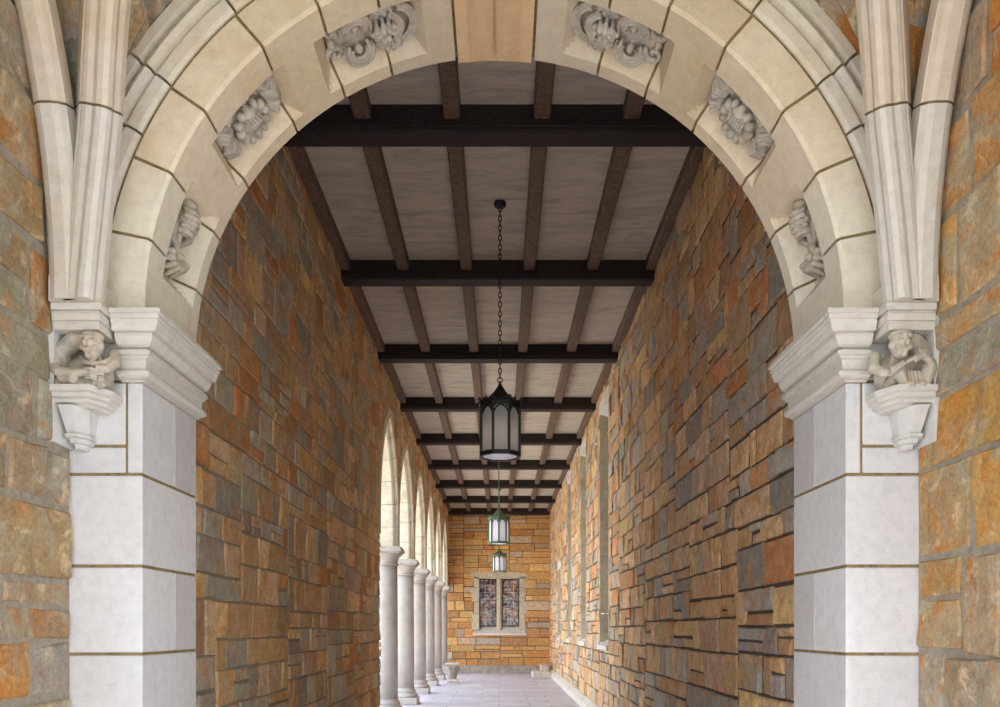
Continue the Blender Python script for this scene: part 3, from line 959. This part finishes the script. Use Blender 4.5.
# ------------------------------------------------------------------ carving helper: blobs fused into one skin
ICO = {}
for _s in (2, 3):
    _b = bmesh.new(); bmesh.ops.create_icosphere(_b, subdivisions=_s, radius=1)
    _b.verts.ensure_lookup_table()
    ICO[_s] = ([v.co.copy() for v in _b.verts], [tuple(v.index for v in f.verts) for f in _b.faces]); _b.free()
def fuse(name, prims, mat, parent, mtx, vox=.0028, sm=3):
    V = []; F = []
    def ball(mtx3, c, sub):
        vv, ff = ICO[sub]; n0 = len(V)
        V.extend([c+mtx3 @ v for v in vv]); F.extend([(a+n0, b+n0, d+n0) for a, b, d in ff])
    for p in prims:
        if p[0] == 'e':       # ellipsoid: centre, radii, rotation
            _, c, r, *rot = p
            D = Matrix(((r[0], 0, 0), (0, r[1], 0), (0, 0, r[2])))
            ball((rot[0] @ D) if rot else D, Vector(c), 3)
        elif p[0] == 't':     # tube through points with radii
            _, pts, rad = p
            pts = [Vector(q) for q in pts]
            for k in range(len(pts)-1):
                r0 = rad[k] if isinstance(rad, (list, tuple)) else rad
                r1 = rad[k+1] if isinstance(rad, (list, tuple)) else rad
                L = (pts[k+1]-pts[k]).length
                n = max(1, math.ceil(L/(min(r0, r1)*.5)))
                for i in range(n+1):
                    f = i/n; r = r0*(1-f)+r1*f
                    ball(Matrix(((r, 0, 0), (0, r, 0), (0, 0, r))), pts[k].lerp(pts[k+1], f), 2)
    me = bpy.data.meshes.new(name); me.from_pydata(V, [], F)
    o = bpy.data.objects.new(name, me); COL.objects.link(o)
    m = o.modifiers.new('r', 'REMESH'); m.mode = 'VOXEL'; m.voxel_size = vox; m.use_smooth_shade = True
    m2 = o.modifiers.new('s', 'SMOOTH'); m2.iterations = sm; m2.factor = .5
    bpy.context.view_layer.update()
    dg = bpy.context.evaluated_depsgraph_get()
    me2 = bpy.data.meshes.new_from_object(o.evaluated_get(dg))
    me2.name = name
    bpy.data.objects.remove(o); bpy.data.meshes.remove(me)
    me2.materials.clear(); me2.materials.append(mat)
    me2.transform(mtx)
    me2.polygons.foreach_set('use_smooth', [True]*len(me2.polygons))
    return link(bpy.data.objects.new(name, me2), parent)

def spiral(cx, cy, r0, turns, a0, z0, rt, dirn=1, n=22, rise=.0):
    pts = []; rad = []
    for k in range(n+1):
        f = k/n; r = r0*(1-f)**.9+.004; a = a0+dirn*turns*2*PI*f
        pts.append((cx+r*math.cos(a), cy+r*math.sin(a), z0+rise*f)); rad.append(rt*(1-.45*f))
    return ('t', pts, rad)
def bed(L, Wd): # thin irregular ground the leaves grow from
    return [('e', (0, 0, -.012), (L, Wd, .018))]
def leaf(x0, y0, x1, y1, wd, z0=.012, z1=.03, lobes=5):
    """ribbed leaf: mid rib with pointed lobes folding down on either side"""
    P = []; d = Vector((x1-x0, y1-y0)); L = d.length; d.normalize(); nr = Vector((-d.y, d.x))
    zf = lambda f: z0+(z1-z0)*math.sin(PI*min(1, .15+f*.85))
    P.append(('t', [(x0+d.x*L*f, y0+d.y*L*f, zf(f)+.004) for f in (0, .25, .5, .75, 1)], [.0055, .0055, .005, .004, .0028]))
    for q in range(lobes):
        f = (q+.4)/lobes
        ww = wd*math.sin(PI*(.18+.74*f))
        for sg in (-1, 1):
            bx, by = x0+d.x*L*f, y0+d.y*L*f
            ex = bx+nr.x*sg*ww+d.x*L*.20; ey = by+nr.y*sg*ww+d.y*L*.20
            P.append(('t', [(bx, by, zf(f)-.002), ((bx+ex)/2, (by+ey)/2, zf(f)+.002), (ex, ey, z0-.006)], [.0075, .0098, .0042]))
    return P
def crescent(cx, cy, r, a0, a1, rt, z0):
    P = []
    for off, rr, dz in ((0, rt, 0), (rt*1.0, rt*.42, rt*.55), (-rt*.9, rt*.42, rt*.55)):
        n = 14; pts = []; rad = []
        for q in range(n+1):
            f = q/n; a = a0+(a1-a0)*f; R1 = r+off
            pts.append((cx+R1*math.cos(a), cy+R1*math.sin(a), z0+dz)); rad.append(max(.003, rr*(.45+.55*math.sin(PI*f))))
        P.append(('t', pts, rad))
    return P
def scroll_leaf(m):
    P = bed(.13, .085)
    P += crescent(-.035*m, .035, .036, -.6 if m > 0 else PI+.6, 3.4 if m > 0 else PI-3.4, .013, .020)
    P += crescent(-.035*m, -.040, .034, .5 if m > 0 else PI-.5, -3.6 if m > 0 else PI+3.6, .013, .020)
    P += [('e', (-.035*m, .035, .018), (.013, .013, .013)), ('e', (-.035*m, -.04, .018), (.012, .012, .012))]
    P += [spiral(-.105*m, .045, .024, 1.1, 0, .012, .009, m), spiral(-.108*m, -.035, .024, 1.1, PI, .012, .009, -m), ('e', (-.115*m, .005, .012), (.012, .014, .012))]
    P += leaf(.01*m, .0, .085*m, -.015, .030, .014, .034, 4)
    P += crescent(.085*m, .0, .060, -1.25 if m > 0 else PI+1.25, 1.25 if m > 0 else PI-1.25, .011, .022)
    P += crescent(.052*m, .0, .050, -1.1 if m > 0 else PI+1.1, 1.1 if m > 0 else PI-1.1, .009, .026)
    P += leaf(.02*m, .05, .10*m, .078, .020, .008, .022, 4) + leaf(.02*m, -.052, .10*m, -.078, .020, .008, .020, 4)
    return P
def rose(m):
    P = bed(.13, .09)
    cy = -.014
    P += [('e', (0, cy, .010), (.052, .050, .024))]
    for k in range(12):        # ruffled rim
        a = 2*PI*k/12
        ca, sa = math.cos(a), math.sin(a)
        P.append(('e', (.053*ca, cy+.053*sa, .024), (.017, .0125, .013), Matrix.Rotation(a, 3, 'Z')))
    for k in range(6):         # ribs in the cupped middle
        x = -.028+.0112*k
        P.append(('t', [(x, cy-.026, .033), (x+.004, cy, .038), (x-.002, cy+.024, .032)], [.0026, .0038, .0026]))
    P += [('e', (.0, cy+.050, .034), (.022, .012, .014)), ('e', (0, cy+.052, .044), (.007, .007, .007))]
    def fat(x, y, a, L, wd):
        R3 = Matrix.Rotation(a, 3, 'Z')
        Q = [('e', (x, y, .010), (L, wd, .018), R3)]
        for q in (-1, 0, 1):
            p0 = Vector((-L*.8, q*wd*.25, .018)); p1 = Vector((0, q*wd*.55, .031)); p2 = Vector((L*.9, q*wd*.75, .010))
            Q.append(('t', [R3 @ p0+Vector((x, y, 0)), R3 @ p1+Vector((x, y, 0)), R3 @ p2+Vector((x, y, 0))], [.004, .0062, .004]))
        return Q
    f = lambda x, y, a, L, wd: fat(x*m, y, a if m > 0 else PI-a, L, wd)
    P += f(-.098, -.040, PI+.5, .036, .026) + f(-.100, .020, PI-.3, .034, .026) + f(-.07, .068, PI-.9, .030, .020)
    P += f(.098, -.040, -.5, .036, .024) + f(.102, .015, .2, .036, .028) + f(.07, .066, .8, .032, .022) + f(0, .080, PI/2, .02, .022)
    return P
def cone(m):
    P = bed(.13, .075)
    P += [('e', (.062*m, .0, .022), (.046, .030, .030))]
    for i in range(5):
        for j in range(7):
            a = PI*(j+.5*(i % 2))/6.5
            rr = .030*math.sqrt(max(.1, 1-((i-2)/3.2)**2))
            P.append(('e', ((.062+(.018*(i-2)))*m, rr*math.cos(a), .022+rr*math.sin(a)), (.0075, .0065, .0075)))
    P += [('e', (.118*m, .0, .018), (.02, .02, .02))]
    P += [('t', [(.01*m, .0, .012), (-.03*m, .01, .02), (-.06*m, .0, .018)], [.012, .010, .013])]
    P += [('t', [(-.01*m, .02, .01), (.03*m, .055, .014), (.08*m, .06, .008)], [.010, .016, .006]),
          ('t', [(-.01*m, -.02, .01), (.03*m, -.055, .014), (.08*m, -.062, .008)], [.010, .014, .006])]
    for k in range(7):
        a = -1.35+.45*k
        P.append(('t', [(-.05*m, .0, .016), (-.05*m-.04*m*math.cos(a), .05*math.sin(a), .032), (-.05*m-.075*m*math.cos(a), .078*math.sin(a), .008)], [.009, .012, .005]))
    P += [('e', (-.052*m, 0, .03), (.014, .014, .014))]
    return P
foliage = {}
for side in (0, 1):
    for kind, th, sc in (('cone', 16.9, 1.1), ('rose', 41.8, 1.18), ('scroll', 67.2, 1.22)):
        m = 1 if side == 0 else -1
        prims = {'cone': cone, 'rose': rose, 'scroll': scroll_leaf}[kind](m)
        t = th if side == 0 else 180-th
        p = Vector(arch_pt(t, RA+.056, 3.012))
        nrm = Vector((math.cos(R_(t)), 0, -math.sin(R_(t))))           # toward the centre of the arch
        tan = Vector((math.sin(R_(t)), 0, math.cos(R_(t))))             # along increasing angle
        yv = nrm.cross(tan)
        mtx = Matrix((( tan.x, yv.x, nrm.x, p.x), (tan.y, yv.y, nrm.y, p.y), (tan.z, yv.z, nrm.z, p.z), (0, 0, 0, 1))) @ Matrix.Diagonal((sc, sc*1.16, sc*1.3, 1))
        A(fuse('carved_foliage', prims, M['carving'], None, mtx, vox=.0024, sm=1))

# ------------------------------------------------------------------ corbels with crouching carved figures
def head(X, Y, Z, k, hood):
    """face toward -y: skull, brow, eyes, nose, mouth, chin, cheeks, ears, fringe or cap"""
    E = lambda dx, dy, dz, rx, ry, rz: ('e', (X+dx*k, Y+dy*k, Z+dz*k), (rx*k, ry*k, rz*k))
    P = [E(0, .006, .004, .029, .030, .035), E(0, .002, -.022, .020, .022, .017), E(0, -.016, -.032, .010, .009, .008)]
    P += [E(0, -.034, -.003, .0052, .010, .009), E(0, -.028, .009, .004, .008, .010)]
    P += [E(0, -.0265, -.0175, .012, .0045, .0028), E(0, -.0255, -.0240, .010, .0045, .0032)]
    for sx in (-1, 1):
        P += [E(sx*.012, -.025, .0165, .011, .0055, .0034), E(sx*.0115, -.0222, .006, .0060, .0046, .0034),
              E(sx*.015, -.013, -.010, .009, .009, .009), E(sx*.030, .002, .0, .005, .008, .011)]
    if hood:
        P += [E(0, .006, .030, .032, .031, .014), E(0, -.010, .022, .031, .022, .006)]
    else:
        P += [E(0, .006, .026, .031, .030, .016)]
    P += [('t', [(X, Y+.02, Z-.02), (X*.8, Y+.05, Z-.045)], [.018, .024])]
    return P

def figure_left():
    P = [('e', (-.005, .03, .06), (.075, .05, .075))]                                   # trunk, bent forward
    P += [('t', [(-.085, .0, .075), (-.075, -.012, .125), (-.035, -.012, .160), (.01, -.0, .160)], [.022, .030, .028, .022])]   # hunched shoulder
    P += head(.046, -.060, .126, 1.12, hood=False)
    # near arm: shoulder, elbow, forearm across the knees, hand
    P += [('t', [(-.078, -.01, .120), (-.090, -.035, .070), (-.06, -.058, .046), (.0, -.068, .040), (.035, -.070, .042)], [.022, .018, .017, .014, .011])]
    for k in range(4):
        P.append(('t', [(.036, -.074, .052-.0095*k), (.056, -.080, .051-.010*k), (.068, -.070, .047-.010*k)], [.0050, .0045, .0038]))
    P += [('t', [(.088, .0, .115), (.100, -.02, .085), (.088, -.045, .060), (.070, -.055, .050)], [.020, .018, .014, .011])]
    for k in range(4):
        P.append(('t', [(.084, -.060, .062-.008*k), (.068, -.072, .060-.008*k)], [.0046, .0038]))
    # cowl around the neck
    P += [('t', [(.0, -.03, .098), (.02, -.050, .078), (.05, -.056, .070), (.08, -.045, .080), (.092, -.02, .100)], [.009, .009, .009, .009, .009])]
    # legs folded, feet on the ledge
    P += [('t', [(-.06, -.0, .02), (-.045, -.045, .030), (-.012, -.062, .024)], [.026, .026, .020]), ('t', [(-.012, -.062, .024), (.0, -.05, .010)], [.016, .012])]
    P += [('t', [(.03, .0, .02), (.062, -.04, .030), (.070, -.05, .012)], [.022, .020, .013]), ('t', [(.068, -.05, .006), (.088, -.066, .004)], [.011, .008])]
    for k in range(5):
        P.append(('t', [(-.066+.007*k, -.045-.003*k, .048), (-.072+.012*k, -.05, .006)], [.0055, .006]))
    for k in range(5):
        P.append(('t', [(.012+.009*k, -.045, .044), (.008+.010*k, -.056, .004)], [.005, .006]))
    return P
def figure_right():
    P = [('e', (.005, .03, .06), (.075, .05, .078))]
    P += [('t', [(.07, .0, .070), (.066, -.012, .125), (.035, -.012, .158), (-.01, .0, .160)], [.022, .030, .028, .022])]
    P += head(-.030, -.060, .128, 1.10, hood=True)
    # pipe held across the chest
    P += [('t', [(-.072, -.078, .038), (-.02, -.086, .070), (.040, -.082, .104)], [.007, .006, .0055])]
    P += [('t', [(.070, -.01, .120), (.084, -.035, .075), (.060, -.058, .080), (.034, -.072, .094)], [.021, .017, .014, .010])]
    for k in range(4):
        P.append(('t', [(.030-.009*k, -.078, .104-.005*k), (.028-.009*k, -.092, .094-.005*k), (.030-.009*k, -.086, .084-.005*k)], [.0048, .0045, .004]))
    P.append(('t', [(.034, -.074, .100), (.018, -.082, .108)], [.005, .004]))
    P += [('t', [(-.085, .0, .110), (-.098, -.02, .070), (-.085, -.05, .045), (-.060, -.068, .042)], [.020, .018, .014, .011])]
    for k in range(4):
        P.append(('t', [(-.062+.008*k, -.076, .036+.005*k), (-.060+.008*k, -.091, .046+.005*k), (-.062+.008*k, -.084, .056+.005*k)], [.0048, .0045, .004]))
    P.append(('t', [(-.066, -.072, .044), (-.072, -.084, .052)], [.005, .004]))
    P += [('t', [(.06, .0, .03), (.066, -.045, .058), (.050, -.062, .012)], [.028, .026, .015]), ('t', [(.052, -.058, .008), (.030, -.074, .005)], [.012, .009])]
    P += [('t', [(-.03, .0, .02), (-.034, -.05, .050), (-.020, -.058, .012)], [.026, .024, .014]), ('t', [(-.02, -.058, .007), (.0, -.074, .005)], [.012, .009])]
    for k in range(6):
        P.append(('t', [(-.012+.011*k, -.050, .05), (-.012+.012*k, -.056, .006)], [.0045, .005]))
    return P

for s, fig, lb in ((-1, figure_left, 'left corbel carved with a crouching hunched person beneath the vault ribs'),
                   (1, figure_right, 'right corbel carved with a crouching person playing a pipe beneath the vault ribs')):
    cx = s*1.335
    t = thing('carved_corbel', lb, 'corbel', (cx, YF, EYE+.60))
    T = lambda o: put(o, t, t.location)
    X0, X1 = s*NW*.9999, s*1.247
    # back slab on the side wall
    bm = bmesh.new()
    y0 = 2.632
    pts = [(y0, EYE+.60), (YF-.002, EYE+.60), (YF-.002, EYE+1.035), (y0, EYE+1.035)]
    xa, xb = s*(NW+.02), s*(NW-.018)
    add_prism(bm, [(xa, y, z) for y, z in pts], [(xb, y, z) for y, z in pts])
    T(bm_obj('back_slab', bm, M['marble'], col=srgb(222, 220, 212)))
    # moulded cap over the figure
    bm = bmesh.new()
    yq = 2.612
    for z0, z1, e in ((1.016, 1.039, .0), (1.008, 1.016, -.010), (.984, 1.008, -.006), (.978, .984, -.012), (.955, .978, -.012)):
        xx = [s*(NW-.017), s*(1.252-e)]
        add_box(bm, min(xx), max(xx), yq-e, YF-.001, EYE+z0, EYE+z1)
    T(bm_obj('cap', bm, M['marble'], col=srgb(224, 218, 202), bevel=.002))
    sb_ = [s*1.272, s*(NW-.017)]
    T(box('springer', min(sb_), max(sb_), 2.602, YF-.002, EYE+1.0395, EYE+1.12, M['arch'], col=srgb(222, 216, 200)))
    # figure
    mtx = Matrix.Translation((cx-s*.002, YF-.072, EYE+.772)) @ Matrix.Diagonal((1.0, 1.1, 1.04, 1))
    T(fuse('carved_figure', fig(), M['carving'], None, mtx, vox=.0022, sm=1))
    # background block behind the figure
    # ledge and bracket: half octagon against the wall
    def ring(r, h):
        # plan: from side wall, front flat, chamfer back to the pier face
        xi = s*(NW-.017)
        xf = s*(1.252+.047+(.085-r)*.9)
        yf = YF-r-.055*(r/.09)
        ch = .04*r/.096
        return [(xi, YF+.004, EYE+h), (xi, yf, EYE+h), (xf, yf, EYE+h), (xf-s*ch, yf+ch*2.0, EYE+h), (xf-s*ch, YF+.004, EYE+h)]
    bm = bmesh.new()
    lev = [(.776, .096), (.757, .096), (.753, .088), (.741, .088), (.737, .078), (.726, .078), (.722, .068), (.716, .062)]
    rings = [[bm.verts.new(p) for p in ring(r, h)] for h, r in lev]
    for a, b in zip(rings, rings[1:]):
        for i in range(5): bm.faces.new((a[i], a[(i+1) % 5], b[(i+1) % 5], b[i]))
    bm.faces.new(rings[0]); bm.faces.new(rings[-1])
    T(bm_obj('ledge', bm, M['marble'], col=srgb(220, 216, 204)))
    def cring(w, p, h, cxx):
        # half octagon footing centred at cxx
        return [(cxx-w, YF+.004, EYE+h), (cxx-w, YF-p*.5, EYE+h), (cxx-w*.45, YF-p, EYE+h), (cxx+w*.45, YF-p, EYE+h), (cxx+w, YF-p*.5, EYE+h), (cxx+w, YF+.004, EYE+h)]
    bm = bmesh.new()
    c2 = s*1.378
    lev = [(.718, .050, .13), (.700, .046, .118), (.660, .040, .096), (.637, .035, .082), (.635, .042, .09), (.625, .042, .088), (.623, .032, .072), (.610, .031, .066), (.608, .020, .05), (.594, .018, .045), (.590, .008, .02)]
    rings = [[bm.verts.new(p) for p in cring(w, p_, h, c2)] for h, w, p_ in lev]
    for a, b in zip(rings, rings[1:]):
        for i in range(6): bm.faces.new((a[i], a[(i+1) % 6], b[(i+1) % 6], b[i]))
    bm.faces.new(rings[0]); bm.faces.new(rings[-1])
    T(bm_obj('bracket', bm, M['marble'], col=srgb(218, 216, 208)))

# ------------------------------------------------------------------ vault over the foreground bay
HV = 1.78
K1, K2 = 1.12, .55
def vb(t):
    fr = 3*(1-t)*t*t*(1-K2)+t**3
    h = 3*(1-t)**2*t*K1+3*(1-t)*t*t*HV+t**3*HV
    return fr, h
YM = .66   # centre line of the bay
def curve_rib(kind, sx, sy):
    pts = []
    for k in range(49):
        t = k/48
        fr, h = vb(t)
        if kind == 'diag':
            bx_, by_ = 1.332, (2.655-YM)
            x = sx*(bx_*(1-fr)-.045*min(1, h/.55)*(1-fr)); y = YM+sy*(by_*(1-fr))
        else:
            bx_, by_ = 1.366, (2.635-YM)
            x = sx*bx_; y = YM+sy*(by_*(1-fr)); h = min(h, 9)
        pts.append(Vector((x, y, ZI+h)))
    return pts
RP = {'diag': [(-.062, -.16), (-.062, .026), (-.058, .030), (-.055, .040), (-.046, .052), (-.030, .062), (-.022, .080), (-.008, .092), (.008, .092), (.022, .080), (.030, .062), (.046, .052), (.055, .040), (.058, .030), (.062, .026), (.062, -.16)],
      'wall': [(-.050, -.03), (-.050, .022), (-.045, .026), (-.036, .040), (-.018, .050), (.018, .050), (.036, .040), (.045, .026), (.050, .022), (.050, -.03)]}
def rib(name, pts, prof, side_ref, label, group):
    root = thing(name, label, 'vault rib', tuple(pts[0]), group)
    n = len(pts)
    # arc positions
    cuts = [0, 9, 17, 25, 33, 41, 48]
    frames = []
    for k in range(n):
        tg = (pts[min(n-1, k+1)]-pts[max(0, k-1)]).normalized()
        if k == 0: tg = Vector((0, 0, 1))
        sref = side_ref
        nn = (sref.cross(tg)).normalized()
        frames.append((pts[k], tg, sref, nn))
    for a, b in zip(cuts, cuts[1:]):
        bm = bmesh.new(); rings = []
        for k in range(a, b+1):
            p, tg, sd, nn = frames[k]
            e = .004*(1 if k == a and a > 0 else -1 if k == b and b < n-1 else 0)
            rings.append([bm.verts.new(p+tg*e+sd*u+nn*v) for u, v in prof])
        m = len(prof)
        for r0, r1 in zip(rings, rings[1:]):
            for i in range(m): bm.faces.new((r0[i], r0[(i+1) % m], r1[(i+1) % m], r1[i]))
        bm.faces.new(rings[0]); bm.faces.new(rings[-1])
        put(bm_obj('rib_stone', bm, M['arch'], col=srgb(*((222, 216, 200) if a == 0 else (222, 208, 184)))), root, root.location)
    bm = bmesh.new(); rings = []
    for p, tg, sd, nn in frames:
        rings.append([bm.verts.new(p+sd*(u*.93)+nn*(v-.006)) for u, v in prof])
    m = len(prof)
    for r0, r1 in zip(rings, rings[1:]):
        for i in range(m): bm.faces.new((r0[i], r0[(i+1) % m], r1[(i+1) % m], r1[i]))
    put(bm_obj('mortar_joints', bm, M['mortar_brown']), root, root.location)
for sx, ln in ((-1, 'left'), (1, 'right')):
    for sy, dn in ((1, 'beside the great arch'), (-1, 'behind the camera position')):
        if sy < 0: pass
        pts = curve_rib('diag', sx, sy)
        d = Vector((-sx*1.285, -sy*(2.655-YM), 0)).normalized()
        side = Vector((0, 0, 1)).cross(d).normalized()      # horizontal, across the rib
        # nn = side x tangent should point inward (along d)
        if side.cross(Vector((0, 0, 1))).dot(d) < 0: side = -side
        rib('vault_rib', pts, RP['diag'], side, '%s diagonal moulded stone vault rib %s' % (ln, 'springing above the carved corbel' if sy > 0 else 'at the near end of the vault'), 'moulded stone vault ribs')
        pts = curve_rib('wall', sx, sy)
        side = Vector((sx, 0, 0))
        if side.cross(Vector((0, 0, 1))).dot(Vector((0, -sy, 0))) < 0: side = -side
        rib('vault_rib', pts, RP['wall'], side, '%s wall rib of the vault against the foreground rubble wall%s' % (ln, '' if sy > 0 else ', near end'), 'moulded stone vault ribs')
# vault web: rubble laid between ribs
rw = random.Random(3)
def web_pt(sx, sy, which):
    def f(u, v, n):
        t = max(0, min(1, v))
        fr, h = vb(t)
        D = Vector((sx*1.43*(1-fr), YM+sy*(YF-YM)*(1-fr), ZI+h))
        if which == 'arch':
            h2 = h*((RCO-.01)+.04)/HV
            a = math.asin(max(-1, min(1, (h2-.04)/(RCO-.01)))) if h2 > .04 else 0
            a = a if t < .999 else PI/2
            E = Vector((sx*(RCO-.01)*math.cos(a), YM+sy*(YF+.02-YM), ZI+h2))
            inward = Vector((-sx*.6, 0, -.5))
        else:
            h2 = h
            E = Vector((sx*(NW-.005), YM+sy*(YF-YM)*(1-fr), ZI+h2))
            inward = Vector((-sx*.3, -sy*.5, -.5))
        P = D.lerp(E, u)
        P += inward.normalized()*n
        return tuple(P)
    return f
for sx, ln in ((-1, 'left'), (1, 'right')):
    for sy in (1, -1):
        for which in ('arch', 'wall'):
            f = web_pt(sx, sy, which)
            o = backing('ceiling_vault_web', 0, 1, 0, 1, f, M['mortar_grey'], res=.04)
            struct(o, '%s rubble stone infill of the vault' % ln, 'vault')
            rects = layout(0, 1, 0, 1, .20, .055, rw, [(1, 1, 1), (2, 1, 2), (2, 2, 2), (1, 2, 1.5)])
            so = stones('rubble', rects, f, M['rubble_near'], PAL_NR if sx > 0 else PAL_N, rw, gap=.0045, prot=(.006, .014), sub=.06, rough=.002, parent=o, gain=.86)

# ------------------------------------------------------------------ light
wd = bpy.data.worlds.new('World'); C.world = wd; wd.use_nodes = True
nt = wd.node_tree; bg = nt.nodes['Background']
tc = nd(nt, 'ShaderNodeTexCoord'); sx_ = nd(nt, 'ShaderNodeSeparateXYZ'); nt.links.new(tc.outputs['Generated'], sx_.inputs[0])
rp = ramp(nt, sx_.outputs['Z'], [(0.0, srgb(236, 242, 248)), (0.5, srgb(228, 238, 252)), (1.0, srgb(205, 222, 250))])
nt.links.new(rp, bg.inputs['Color']); bg.inputs['Strength'].default_value = 3.4
sd = bpy.data.lights.new('sun', 'SUN'); sd.energy = 11.0; sd.angle = R_(10); sd.color = (1, .965, .92)
so_ = bpy.data.objects.new('sun', sd); COL.objects.link(so_)
so_.rotation_euler = (R_(42), 0, R_(22))

# ------------------------------------------------------------------ camera
cd = bpy.data.cameras.new('camera'); cam = bpy.data.objects.new('camera', cd); COL.objects.link(cam)
cam.location = (CAMX, 0, EYE); cam.rotation_euler = (PI/2, 0, 0)
cd.sensor_fit = 'HORIZONTAL'; cd.sensor_width = 36; cd.lens = .82*36
cd.shift_y = (628-353.5)/1000; cd.clip_start = .05; cd.clip_end = 200
C.camera = cam
C.view_settings.view_transform = 'Standard'; C.view_settings.look = 'None'
C.view_settings.exposure = 0.40
C.cycles.max_bounces = 16; C.cycles.diffuse_bounces = 10; C.view_settings.gamma = 1.0
C.view_settings.use_curve_mapping = False
